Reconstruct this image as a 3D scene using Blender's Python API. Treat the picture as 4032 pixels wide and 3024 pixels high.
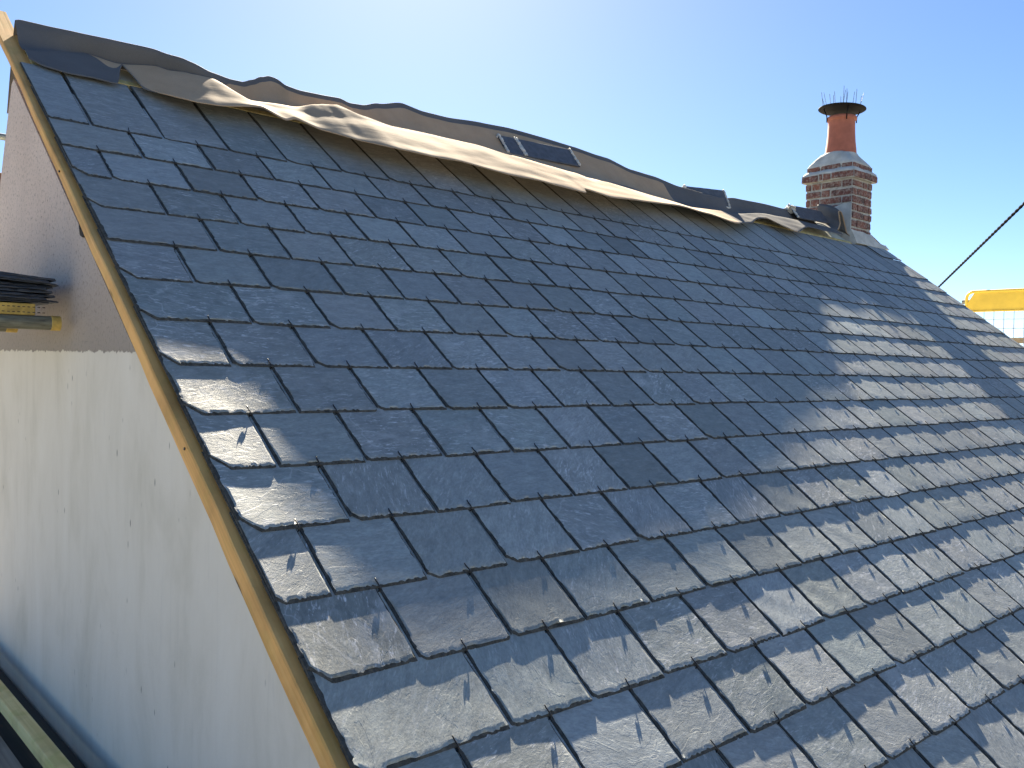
import bpy, bmesh, math, random
from mathutils import Vector, Matrix, noise

for o in list(bpy.data.objects):
    bpy.data.objects.remove(o, do_unlink=True)
scene = bpy.context.scene
COL = scene.collection
rnd = random.Random(7)

# ------------------------------------------------------------------ frame of the roof
S = 0.22                       # one slate gauge in metres
Z0 = 5.60                      # height of the roof origin (verge, slate course 0)
PITCH = math.radians(37)
CP, SP = math.cos(PITCH), math.sin(PITCH)
def RF(u, v, n=0.0):
    """roof units (along the courses, up the rake, out of the plane) -> world"""
    return Vector((u*S, v*S*CP - n*S*SP, Z0 + v*S*SP + n*S*CP))
ROOFROT = Matrix(((1, 0, 0), (0, CP, -SP), (0, SP, CP)))

# ------------------------------------------------------------------ camera
cam = bpy.data.cameras.new("camera")
cam.sensor_width = 36.0; cam.lens = 36*3491.97/4032
cam.clip_start = 0.05; cam.clip_end = 2000
co = bpy.data.objects.new("camera", cam); COL.objects.link(co)
Rr = Vector((0.74647, -0.66504, 0.02229)); Rd = Vector((0.0023, -0.03092, -0.99952)); Rf = Vector((0.66541, 0.74617, -0.02155))
M = Matrix((( Rr.x, -Rd.x, -Rf.x, -0.92695), (Rr.y, -Rd.y, -Rf.y, -3.92815), (Rr.z, -Rd.z, -Rf.z, Z0-1.02577), (0, 0, 0, 1)))
co.matrix_world = M
scene.camera = co

# ------------------------------------------------------------------ sky, sun, exposure
SUN_ROOF = math.radians(2.5)  # the sun stands only just above the plane of the roof
sx, sy, sn = 0.4683*math.cos(SUN_ROOF), 0.8836*math.cos(SUN_ROOF), math.sin(SUN_ROOF)
SUN = Vector((sx, sy*CP - sn*SP, sy*SP + sn*CP)).normalized()
SUN_EL = math.asin(SUN.z); SUN_AZ = math.atan2(SUN.x, SUN.y)
w = bpy.data.worlds.new("World"); scene.world = w; w.use_nodes = True
nt = w.node_tree; nt.nodes.clear()
sky = nt.nodes.new("ShaderNodeTexSky"); sky.sky_type = 'NISHITA'; sky.sun_disc = False
sky.sun_elevation = SUN_EL; sky.sun_rotation = SUN_AZ
sky.altitude = 0; sky.air_density = 0.50; sky.dust_density = 0.16; sky.ozone_density = 1.6
bg = nt.nodes.new("ShaderNodeBackground"); bg.inputs["Strength"].default_value = 0.05
wo = nt.nodes.new("ShaderNodeOutputWorld")
hs = nt.nodes.new('ShaderNodeHueSaturation'); hs.inputs['Saturation'].default_value = 1.22; hs.inputs['Value'].default_value = 0.82
gm = nt.nodes.new('ShaderNodeGamma'); gm.inputs['Gamma'].default_value = 0.85
nt.links.new(sky.outputs[0], gm.inputs['Color']); nt.links.new(gm.outputs[0], hs.inputs['Color']); nt.links.new(hs.outputs[0], bg.inputs[0]); nt.links.new(bg.outputs[0], wo.inputs[0])
sl = bpy.data.lights.new("sun", 'SUN'); sl.energy = 5.0; sl.angle = math.radians(0.53); sl.color = (1.0, 0.89, 0.70)
so = bpy.data.objects.new("sun", sl); COL.objects.link(so)
so.rotation_euler = SUN.to_track_quat('Z', 'Y').to_euler(); so.location = (4, 4, 14)
scene.view_settings.view_transform = 'Standard'; scene.view_settings.look = 'None'
scene.view_settings.gamma = 1; scene.view_settings.exposure = 2.78
scene.render.engine = 'CYCLES'

# ------------------------------------------------------------------ helpers
def new_mat(name):
    m = bpy.data.materials.new(name); m.use_nodes = True
    nt = m.node_tree
    return m, nt, nt.nodes["Principled BSDF"]
def N(nt, t, **kw):
    n = nt.nodes.new(t)
    for k, v in kw.items():
        if k.startswith('i_'):
            n.inputs[k[2:].replace('_', ' ')].default_value = v
        else:
            setattr(n, k, v)
    return n
def L(nt, a, b): nt.links.new(a, b)
def ramp(nt, fac, stops):
    r = nt.nodes.new("ShaderNodeValToRGB"); L(nt, fac, r.inputs[0])
    e = r.color_ramp.elements
    e[0].position, e[0].color = stops[0][0], (*stops[0][1], 1)
    e[1].position, e[1].color = stops[-1][0], (*stops[-1][1], 1)
    for p, c in stops[1:-1]:
        x = e.new(p); x.color = (*c, 1)
    return r
def mixc(nt, fac, a, b, mode='MIX'):
    m = nt.nodes.new("ShaderNodeMix"); m.data_type = 'RGBA'; m.blend_type = mode
    for sock, v in ((m.inputs[0], fac), (m.inputs[6], a), (m.inputs[7], b)):
        if isinstance(v, (int, float)): sock.default_value = v
        elif isinstance(v, tuple): sock.default_value = (*v, 1) if len(v) == 3 else v
        else: L(nt, v, sock)
    return m.outputs[2]
def noise_tex(nt, vec, scale, detail=4, rough=0.55, dist=0.0):
    n = nt.nodes.new("ShaderNodeTexNoise"); n.inputs['Scale'].default_value = scale
    n.inputs['Detail'].default_value = detail; n.inputs['Roughness'].default_value = rough
    n.inputs['Distortion'].default_value = dist
    if vec is not None: L(nt, vec, n.inputs['Vector'])
    return n.outputs[0]
def mapping(nt, vec, scale=(1, 1, 1), loc=(0, 0, 0), rot=(0, 0, 0)):
    m = nt.nodes.new("ShaderNodeMapping"); m.inputs['Scale'].default_value = scale
    m.inputs['Location'].default_value = loc; m.inputs['Rotation'].default_value = rot
    L(nt, vec, m.inputs['Vector']); return m.outputs[0]
def bump(nt, height, strength, distance, normal=None):
    b = nt.nodes.new("ShaderNodeBump"); b.inputs['Strength'].default_value = strength
    b.inputs['Distance'].default_value = distance; L(nt, height, b.inputs['Height'])
    if normal is not None: L(nt, normal, b.inputs['Normal'])
    return b.outputs[0]
def math_n(nt, op, a, b=0.0, clamp=False):
    m = nt.nodes.new("ShaderNodeMath"); m.operation = op; m.use_clamp = clamp
    for sock, v in ((m.inputs[0], a), (m.inputs[1], b)):
        if isinstance(v, (int, float)): sock.default_value = v
        else: L(nt, v, sock)
    return m.outputs[0]

ORIGIN = {}
def link(o, parent=None, label=None, cat=None, group=None, kind=None):
    COL.objects.link(o)
    if parent is not None:
        o.parent = parent
        if parent.name in ORIGIN:
            o.matrix_parent_inverse = ORIGIN[parent.name].inverted()
    if label: o['label'] = label
    if cat: o['category'] = cat
    if group: o['group'] = group
    if kind: o['kind'] = kind
    return o
def empty(name, loc, label, cat, group=None):
    o = bpy.data.objects.new(name, None); o.location = loc; o.empty_display_size = 0.2
    link(o, None, label, cat, group); ORIGIN[o.name] = Matrix.Translation(loc)
    return o
def mesh_obj(name, verts, faces, mats, parent=None, mi=None, smooth=False, **kw):
    me = bpy.data.meshes.new(name); me.from_pydata([tuple(v) for v in verts], [], faces)
    for m in (mats if isinstance(mats, (list, tuple)) else [mats]): me.materials.append(m)
    if mi: me.polygons.foreach_set('material_index', mi)
    if smooth: me.polygons.foreach_set('use_smooth', [True]*len(me.polygons))
    me.update()
    return link(bpy.data.objects.new(name, me), parent, **kw)
class MB:
    """collects shapes that become one mesh"""
    def __init__(s): s.v = []; s.f = []; s.m = []
    def add(s, vs, fs, mi=0):
        b = len(s.v); s.v += [Vector(v) for v in vs]; s.f += [tuple(i+b for i in f) for f in fs]; s.m += [mi]*len(fs)
    def box(s, lo, hi, mi=0, jit=0.0, frame=None):
        c = [Vector((x, y, z)) for z in (lo[2], hi[2]) for y in (lo[1], hi[1]) for x in (lo[0], hi[0])]
        if jit: c = [p+Vector((rnd.uniform(-jit, jit), rnd.uniform(-jit, jit), rnd.uniform(-jit, jit))) for p in c]
        if frame: c = [frame(p) for p in c]
        s.add(c, [(0, 2, 3, 1), (4, 5, 7, 6), (0, 1, 5, 4), (2, 6, 7, 3), (0, 4, 6, 2), (1, 3, 7, 5)], mi)
    def prism(s, poly, d, mi=0):
        n = len(poly); d = Vector(d); p = [Vector(q) for q in poly]
        s.add(p+[q+d for q in p], [tuple(reversed(range(n))), tuple(range(n, 2*n))]+[(i, (i+1) % n, n+(i+1) % n, n+i) for i in range(n)], mi)
    def tube(s, pts, r, seg=10, mi=0, cap=True):
        pts = [Vector(p) for p in pts]; n = len(pts); rr = r if isinstance(r, (list, tuple)) else [r]*n
        ref = Vector((0.31, 0.2, 0.93)); vs = []
        for i, p in enumerate(pts):
            t = (pts[min(i+1, n-1)]-pts[max(i-1, 0)]).normalized()
            a = t.cross(ref)
            if a.length < 1e-3: a = t.cross(Vector((1, 0, 0)))
            a.normalize(); b = t.cross(a)
            vs += [p+(a*math.cos(q)+b*math.sin(q))*rr[i] for q in [2*math.pi*k/seg for k in range(seg)]]
        fs = [(i*seg+k, i*seg+(k+1) % seg, (i+1)*seg+(k+1) % seg, (i+1)*seg+k) for i in range(n-1) for k in range(seg)]
        if cap: fs += [tuple(reversed(range(seg))), tuple((n-1)*seg+k for k in range(seg))]
        s.add(vs, fs, mi)
    def lathe(s, prof, c, seg=40, mi=0, cap=False):
        vs = [Vector((c[0]+r*math.cos(2*math.pi*k/seg), c[1]+r*math.sin(2*math.pi*k/seg), c[2]+z)) for r, z in prof for k in range(seg)]
        n = len(prof)
        fs = [(i*seg+k, i*seg+(k+1) % seg, (i+1)*seg+(k+1) % seg, (i+1)*seg+k) for i in range(n-1) for k in range(seg)]
        if cap: fs += [tuple(reversed(range(seg))), tuple((n-1)*seg+k for k in range(seg))]
        s.add(vs, fs, mi)
    def build(s, name, mats, parent=None, smooth=False, bevel=0.0, angle=None, **kw):
        o = mesh_obj(name, s.v, s.f, mats, parent, s.m, smooth, **kw)
        if bevel:
            b = o.modifiers.new('bevel', 'BEVEL'); b.width = bevel; b.segments = 2; b.limit_method = 'ANGLE'; b.angle_limit = math.radians(40)
        if angle is not None:
            o.data.set_sharp_from_angle(angle=math.radians(angle))
        return o

# ------------------------------------------------------------------ materials
def slate_material(name='slate'):
    m, nt, p = new_mat(name)
    at = N(nt, "ShaderNodeAttribute", attribute_name='suv'); v = at.outputs['Vector']
    tone = N(nt, "ShaderNodeAttribute", attribute_name='tone').outputs['Color']
    dust = N(nt, "ShaderNodeAttribute", attribute_name='tone').outputs['Alpha']
    fine = mapping(nt, v, scale=(70, 150, 1))
    n1 = noise_tex(nt, mapping(nt, v, scale=(16, 38, 1)), 1.0, 8, 0.70, 0.25)
    n2 = noise_tex(nt, mapping(nt, v, scale=(9, 13, 1), loc=(3, 7, 0)), 1.0, 6, 0.65, 0.4)
    n3 = noise_tex(nt, fine, 1.0, 5, 0.65)
    base = ramp(nt, n1, [(0.28, (0.200, 0.202, 0.205)), (0.5, (0.262, 0.262, 0.264)), (0.74, (0.335, 0.333, 0.330))]).outputs[0]
    base = mixc(nt, 1.0, base, ramp(nt, n3, [(0.30, (0.80,)*3), (0.7, (1.15,)*3)]).outputs[0], 'MULTIPLY')
    base = mixc(nt, 1.0, base, tone, 'MULTIPLY')
    # pale dust and scrape marks along the grain, each slate its own amount
    streak = math_n(nt, 'MULTIPLY', ramp(nt, noise_tex(nt, mapping(nt, v, scale=(26, 105, 1), loc=(1, 2, 0)), 1.0, 8, 0.75, 0.4), [(0.54, (0, 0, 0)), (0.63, (1, 1, 1))]).outputs[0],
                    ramp(nt, n2, [(0.36, (0, 0, 0)), (0.56, (1, 1, 1))]).outputs[0])
    base = mixc(nt, math_n(nt, 'MULTIPLY', streak, dust), base, (0.60, 0.60, 0.61))
    cloud = ramp(nt, noise_tex(nt, mapping(nt, v, scale=(8, 11, 1), loc=(5, 1, 0)), 1.0, 7, 0.7, 0.6), [(0.52, (0, 0, 0)), (0.72, (1, 1, 1))]).outputs[0]
    base = mixc(nt, math_n(nt, 'MULTIPLY', math_n(nt, 'MULTIPLY', cloud, dust), 0.55), base, (0.47, 0.47, 0.47))
    # hairline veins
    vn = N(nt, "ShaderNodeTexVoronoi", feature='DISTANCE_TO_EDGE'); vn.inputs['Scale'].default_value = 1.0
    vw = N(nt, "ShaderNodeMixRGB"); vw.inputs[0].default_value = 0.12; L(nt, mapping(nt, v, scale=(2.3, 3.6, 1)), vw.inputs[1])
    nn = N(nt, "ShaderNodeTexNoise"); nn.inputs['Scale'].default_value = 18; L(nt, v, nn.inputs['Vector']); L(nt, nn.outputs['Color'], vw.inputs[2])
    L(nt, vw.outputs[0], vn.inputs['Vector'])
    vein = math_n(nt, 'MULTIPLY', ramp(nt, vn.outputs['Distance'], [(0.0, (1, 1, 1)), (0.007, (0, 0, 0))]).outputs[0], ramp(nt, dust, [(0.72, (0, 0, 0)), (0.9, (1, 1, 1))]).outputs[0])
    base = mixc(nt, math_n(nt, 'MULTIPLY', vein, 0.35), base, (0.55, 0.55, 0.55))
    # scuffs and specks
    sp = N(nt, "ShaderNodeTexVoronoi", i_Scale=1.0); L(nt, mapping(nt, v, scale=(26, 60, 1)), sp.inputs['Vector'])
    spk = ramp(nt, sp.outputs['Distance'], [(0.03, (1, 1, 1)), (0.10, (0, 0, 0))]).outputs[0]
    base = mixc(nt, math_n(nt, 'MULTIPLY', math_n(nt, 'MULTIPLY', spk, ramp(nt, n2, [(0.5, (0, 0, 0)), (0.6, (1, 1, 1))]).outputs[0]), math_n(nt, 'MULTIPLY', dust, 0.8)), base, (0.62, 0.62, 0.63))
    L(nt, base, p.inputs['Base Color'])
    L(nt, ramp(nt, n3, [(0.3, (0.50,)*3), (0.7, (0.72,)*3)]).outputs[0], p.inputs['Roughness'])
    p.inputs['Specular IOR Level'].default_value = 0.36
    # riven face: fine grain, a few low steps where a leaf of the stone came away
    st = noise_tex(nt, mapping(nt, v, scale=(5, 9, 1), loc=(9, 4, 0)), 1.0, 4, 0.55, 1.0)
    step = ramp(nt, st, [(0.535, (0, 0, 0)), (0.545, (1, 1, 1))]).outputs[0]
    step2 = ramp(nt, st, [(0.40, (0, 0, 0)), (0.408, (1, 1, 1))]).outputs[0]
    g1 = noise_tex(nt, mapping(nt, v, scale=(75, 120, 1)), 1.0, 7, 0.72)
    h = math_n(nt, 'ADD', math_n(nt, 'MULTIPLY', step, 0.28), math_n(nt, 'MULTIPLY', step2, 0.18))
    h = math_n(nt, 'ADD', h, math_n(nt, 'MULTIPLY', g1, 0.85))
    h = math_n(nt, 'ADD', h, math_n(nt, 'MULTIPLY', n1, 0.5))
    L(nt, bump(nt, h, 0.7, 0.0011), p.inputs['Normal'])
    return m
SLATE = slate_material()

m, nt, p = new_mat('slate_edge')
at = N(nt, "ShaderNodeAttribute", attribute_name='suv').outputs['Vector']
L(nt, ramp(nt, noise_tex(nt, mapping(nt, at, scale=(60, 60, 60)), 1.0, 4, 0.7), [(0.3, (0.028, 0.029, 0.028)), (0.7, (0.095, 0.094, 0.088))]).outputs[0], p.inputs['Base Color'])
p.inputs['Roughness'].default_value = 0.9; p.inputs['Specular IOR Level'].default_value = 0.12
L(nt, bump(nt, noise_tex(nt, mapping(nt, at, scale=(150, 150, 1)), 1.0, 3, 0.6), 0.7, 0.002), p.inputs['Normal'])
SLATE_EDGE = m

def simple(name, col, rough=0.6, metal=0.0, nscale=20, var=0.25, bstr=0.3, bdist=0.002, stretch=(1, 1, 1), detail=5):
    m, nt, p = new_mat(name)
    tc = N(nt, "ShaderNodeTexCoord").outputs['Object']
    n = noise_tex(nt, mapping(nt, tc, scale=stretch), nscale, detail, 0.6)
    lo = tuple(c*(1-var) for c in col); hi = tuple(min(1, c*(1+var)) for c in col)
    L(nt, ramp(nt, n, [(0.3, lo), (0.7, hi)]).outputs[0], p.inputs['Base Color'])
    p.inputs['Roughness'].default_value = rough; p.inputs['Metallic'].default_value = metal
    if bstr: L(nt, bump(nt, n, bstr, bdist), p.inputs['Normal'])
    return m
HOOK_M = simple('hook_wire', (0.035, 0.035, 0.038), 0.45, 0.6, 60, 0.2, 0)

def wood_mat(name, lo, mid, hi, axis='y', green=0.0, rot=0.0):
    m, nt, p = new_mat(name)
    tc = N(nt, "ShaderNodeTexCoord").outputs['Object']
    if rot: tc = mapping(nt, tc, rot=(rot, 0, 0))
    sc = {'x': (1.2, 45, 45), 'y': (45, 1.2, 45), 'z': (45, 45, 1.2)}[axis]
    g = noise_tex(nt, mapping(nt, tc, scale=sc), 1.0, 5, 0.55, 0.8)
    b = noise_tex(nt, tc, 5.0, 4, 0.6)
    c = ramp(nt, g, [(0.25, lo), (0.5, mid), (0.75, hi)]).outputs[0]
    c = mixc(nt, math_n(nt, 'MULTIPLY', ramp(nt, b, [(0.45, (0, 0, 0)), (0.7, (1, 1, 1))]).outputs[0], 0.55), c, tuple(x*0.62 for x in lo))
    if green: c = mixc(nt, math_n(nt, 'MULTIPLY', ramp(nt, noise_tex(nt, tc, 9.0, 3), [(0.5, (0, 0, 0)), (0.62, (1, 1, 1))]).outputs[0], green), c, (0.42, 0.40, 0.06))
    kn = N(nt, "ShaderNodeTexVoronoi", i_Scale=1.0); L(nt, mapping(nt, tc, scale={'x': (2.6, 11, 11), 'y': (11, 2.6, 11), 'z': (11, 11, 2.6)}[axis]), kn.inputs['Vector'])
    c = mixc(nt, ramp(nt, kn.outputs['Distance'], [(0.05, (1, 1, 1)), (0.10, (0, 0, 0))]).outputs[0], c, (0.10, 0.055, 0.02))
    L(nt, c, p.inputs['Base Color']); p.inputs['Roughness'].default_value = 0.72
    L(nt, bump(nt, g, 0.4, 0.0015), p.inputs['Normal'])
    return m
PINE = wood_mat('pine_treated', (0.50, 0.26, 0.07), (0.72, 0.39, 0.12), (0.80, 0.48, 0.18), 'y', 0.10, -PITCH)
PINE_PALE = wood_mat('pine_pale', (0.42, 0.33, 0.14), (0.58, 0.48, 0.23), (0.68, 0.58, 0.31), 'y', 0.2)
PINE_BRIGHT = wood_mat('pine_yellow', (0.62, 0.46, 0.16), (0.82, 0.64, 0.27), (0.86, 0.72, 0.34), 'y', 0.3)
GAP_SHADE = wood_mat('gap_shade_board', (0.018, 0.017, 0.014), (0.032, 0.030, 0.024), (0.048, 0.046, 0.036), 'y')  # near black, the shade of the gap by the wall put into the colour
BOARD = wood_mat('weathered_board', (0.10, 0.09, 0.08), (0.19, 0.175, 0.15), (0.27, 0.25, 0.22), 'y')

# the rendered gable: rough pinkish pebble finish above, smoother pale wash below a torn line
m, nt, p = new_mat('gable_render')
tc = N(nt, "ShaderNodeTexCoord").outputs['Object']
sep = N(nt, "ShaderNodeSeparateXYZ"); L(nt, tc, sep.inputs[0])
jag = noise_tex(nt, mapping(nt, tc, scale=(0, 17, 0)), 1.0, 8, 0.78)
edge = math_n(nt, 'ADD', sep.outputs['Z'], math_n(nt, 'MULTIPLY', math_n(nt, 'SUBTRACT', jag, 0.5), 0.07))
upper = math_n(nt, 'GREATER_THAN', edge, Z0-1.012)
peb = noise_tex(nt, tc, 70, 5, 0.72); big = noise_tex(nt, tc, 2.2, 4, 0.5)
drip = noise_tex(nt, mapping(nt, tc, scale=(1, 3.6, 1.5)), 1.0, 9, 0.66, 0.35)
drip2 = noise_tex(nt, mapping(nt, tc, scale=(1, 34, 2.4), loc=(0, 4, 1)), 1.0, 7, 0.7, 0.6)
cu = ramp(nt, big, [(0.3, (0.56, 0.45, 0.395)), (0.7, (0.64, 0.53, 0.475))]).outputs[0]
cu = mixc(nt, math_n(nt, 'MULTIPLY', ramp(nt, peb, [(0.36, (1, 1, 1)), (0.47, (0, 0, 0))]).outputs[0], 0.7), cu, (0.17, 0.14, 0.12))
cu = mixc(nt, math_n(nt, 'MULTIPLY', ramp(nt, drip, [(0.45, (0, 0, 0)), (0.75, (1, 1, 1))]).outputs[0], 0.22), cu, (0.40, 0.36, 0.34))
# rain-washed grime collected just above the line
gr = N(nt, "ShaderNodeMapRange"); L(nt, edge, gr.inputs[0]); gr.inputs[1].default_value = Z0-1.02; gr.inputs[2].default_value = Z0-0.45
gr.inputs[3].default_value = 0.78; gr.inputs[4].default_value = 0.0
cu = mixc(nt, gr.outputs[0], cu, (0.20, 0.185, 0.165))
cl = ramp(nt, drip, [(0.28, (0.55, 0.51, 0.43)), (0.5, (0.655, 0.61, 0.535)), (0.72, (0.70, 0.66, 0.59))]).outputs[0]
cl = mixc(nt, math_n(nt, 'MULTIPLY', ramp(nt, drip2, [(0.56, (0, 0, 0)), (0.74, (1, 1, 1))]).outputs[0], math_n(nt, 'MULTIPLY', ramp(nt, big, [(0.42, (0, 0, 0)), (0.6, (1, 1, 1))]).outputs[0], 0.40)), cl, (0.46, 0.44, 0.41))
vor = N(nt, "ShaderNodeTexVoronoi", i_Scale=1.0); L(nt, mapping(nt, tc, scale=(1, 26, 9)), vor.inputs['Vector'])
fl = math_n(nt, 'MULTIPLY', ramp(nt, vor.outputs['Distance'], [(0.07, (1, 1, 1)), (0.13, (0, 0, 0))]).outputs[0], ramp(nt, noise_tex(nt, tc, 3.2, 3), [(0.53, (0, 0, 0)), (0.60, (1, 1, 1))]).outputs[0])
cl = mixc(nt, math_n(nt, 'MULTIPLY', fl, 0.8), cl, (0.10, 0.095, 0.085))
L(nt, mixc(nt, upper, cl, cu), p.inputs['Base Color']); p.inputs['Roughness'].default_value = 0.9
hb = math_n(nt, 'ADD', math_n(nt, 'MULTIPLY', peb, math_n(nt, 'ADD', math_n(nt, 'MULTIPLY', upper, 0.75), 0.25)), math_n(nt, 'MULTIPLY', upper, 0.8))
L(nt, bump(nt, hb, 0.8, 0.004), p.inputs['Normal'])
RENDER = m

def membrane():
    m, nt, p = new_mat('roofing_membrane')
    tc = N(nt, "ShaderNodeTexCoord").outputs['Object']
    side = N(nt, "ShaderNodeAttribute", attribute_name='tan_side').outputs['Fac']
    fb = noise_tex(nt, tc, 420, 3, 0.6); bl = noise_tex(nt, tc, 5, 5, 0.6)
    s_ = ramp(nt, math_n(nt, 'ADD', side, math_n(nt, 'MULTIPLY', math_n(nt, 'SUBTRACT', bl, 0.5), 0.15)), [(0.47, (0, 0, 0)), (0.53, (1, 1, 1))]).outputs[0]
    c = mixc(nt, s_, (0.13, 0.126, 0.127), (0.46, 0.325, 0.21))
    c = mixc(nt, 1.0, c, ramp(nt, bl, [(0.3, (0.86,)*3), (0.7, (1.08,)*3)]).outputs[0], 'MULTIPLY')
    c = mixc(nt, 1.0, c, ramp(nt, fb, [(0.3, (0.82,)*3), (0.7, (1.12,)*3)]).outputs[0], 'MULTIPLY')
    L(nt, c, p.inputs['Base Color']); p.inputs['Roughness'].default_value = 0.85
    p.inputs['Specular IOR Level'].default_value = 0.25
    L(nt, bump(nt, math_n(nt, 'ADD', math_n(nt, 'MULTIPLY', fb, 0.12), noise_tex(nt, mapping(nt, tc, scale=(6, 18, 18)), 1, 4, 0.5)), 0.16, 0.005), p.inputs['Normal'])
    t = N(nt, "ShaderNodeBsdfTranslucent"); L(nt, mixc(nt, s_, (0.10, 0.09, 0.08), (0.66, 0.46, 0.28)), t.inputs[0])
    mx = N(nt, "ShaderNodeMixShader"); mx.inputs[0].default_value = 0.06
    L(nt, p.outputs[0], mx.inputs[1]); L(nt, t.outputs[0], mx.inputs[2])
    L(nt, mx.outputs[0], nt.nodes['Material Output'].inputs[0])
    return m
MEMB = membrane()

BRICK_M, nt, p = new_mat('brick')
tc = N(nt, "ShaderNodeTexCoord").outputs['Object']
vo = N(nt, "ShaderNodeTexVoronoi", i_Scale=1.0); L(nt, mapping(nt, tc, scale=(6, 6, 13)), vo.inputs['Vector'])
n = noise_tex(nt, tc, 45, 5, 0.65); n2 = noise_tex(nt, tc, 9, 4, 0.6)
c = ramp(nt, n2, [(0.32, (0.060, 0.032, 0.030)), (0.5, (0.135, 0.050, 0.040)), (0.68, (0.21, 0.085, 0.058))]).outputs[0]
c = mixc(nt, math_n(nt, 'MULTIPLY', ramp(nt, n, [(0.46, (0, 0, 0)), (0.68, (1, 1, 1))]).outputs[0], 0.7), c, (0.36, 0.32, 0.28))
L(nt, c, p.inputs['Base Color']); p.inputs['Roughness'].default_value = 0.9
L(nt, bump(nt, n, 0.8, 0.004), p.inputs['Normal'])
MORTAR = simple('lime_mortar', (0.36, 0.35, 0.32), 0.92, 0, 30, 0.3, 0.8, 0.006)
CEMENT = simple('cement_fillet', (0.44, 0.45, 0.43), 0.9, 0, 9, 0.22, 0.7, 0.008)
TERRA = simple('terracotta', (0.36, 0.115, 0.068), 0.72, 0, 14, 0.16, 0.15, 0.002)
COWL_M = simple('cowl_metal', (0.012, 0.010, 0.011), 0.7, 0.0, 15, 0.25, 0.1)
COWL_M.node_tree.nodes['Principled BSDF'].inputs['Specular IOR Level'].default_value = 0.08
SPIKE_M = simple('spike_wire', (0.30, 0.34, 0.38), 0.4, 0.7, 15, 0.1, 0)
TILE_M = simple('ridge_clay', (0.075, 0.080, 0.095), 0.6, 0, 25, 0.3, 0.4, 0.002)
TILE_MORTAR = simple('old_mortar', (0.55, 0.53, 0.48), 0.92, 0, 40, 0.25, 0.9, 0.004)
UNDER = simple('underlay_board', (0.58, 0.58, 0.48), 0.8, 0, 10, 0.15, 0.2)
YELLOW = simple('yellow_paint', (0.66, 0.47, 0.05), 0.45, 0, 6, 0.12, 0.15, 0.001)
YELLOW_OLD = simple('worn_yellow', (0.50, 0.33, 0.075), 0.7, 0, 30, 0.35, 0.4, 0.002)
GALV = simple('galvanised', (0.20, 0.21, 0.19), 0.5, 0.5, 18, 0.4, 0.3, 0.001)
MESHWIRE = simple('mesh_wire', (0.20, 0.21, 0.22), 0.5, 0.5, 30, 0.2, 0)
CABLE_M = simple('cable_sheath', (0.014, 0.016, 0.017), 1.0, 0, 60, 0.3, 0); CABLE_M.node_tree.nodes['Principled BSDF'].inputs['Specular IOR Level'].default_value = 0.03
DARK = simple('dark_hollow', (0.05, 0.042, 0.036), 0.95, 0, 60, 0.4, 0.8, 0.01)
GUTTER_M = simple('gutter_plastic', (0.025, 0.025, 0.027), 0.4, 0, 5, 0.1, 0)
GROUND_M = simple('ground_dry', (0.17, 0.165, 0.14), 0.95, 0, 3, 0.35, 0.6, 0.02, detail=8)
GLASSY = simple('window_pane', (0.03, 0.035, 0.04), 0.08, 0, 2, 0.1, 0)
WHITE = simple('white_paint', (0.75, 0.75, 0.73), 0.5, 0, 8, 0.06, 0.1)

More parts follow.
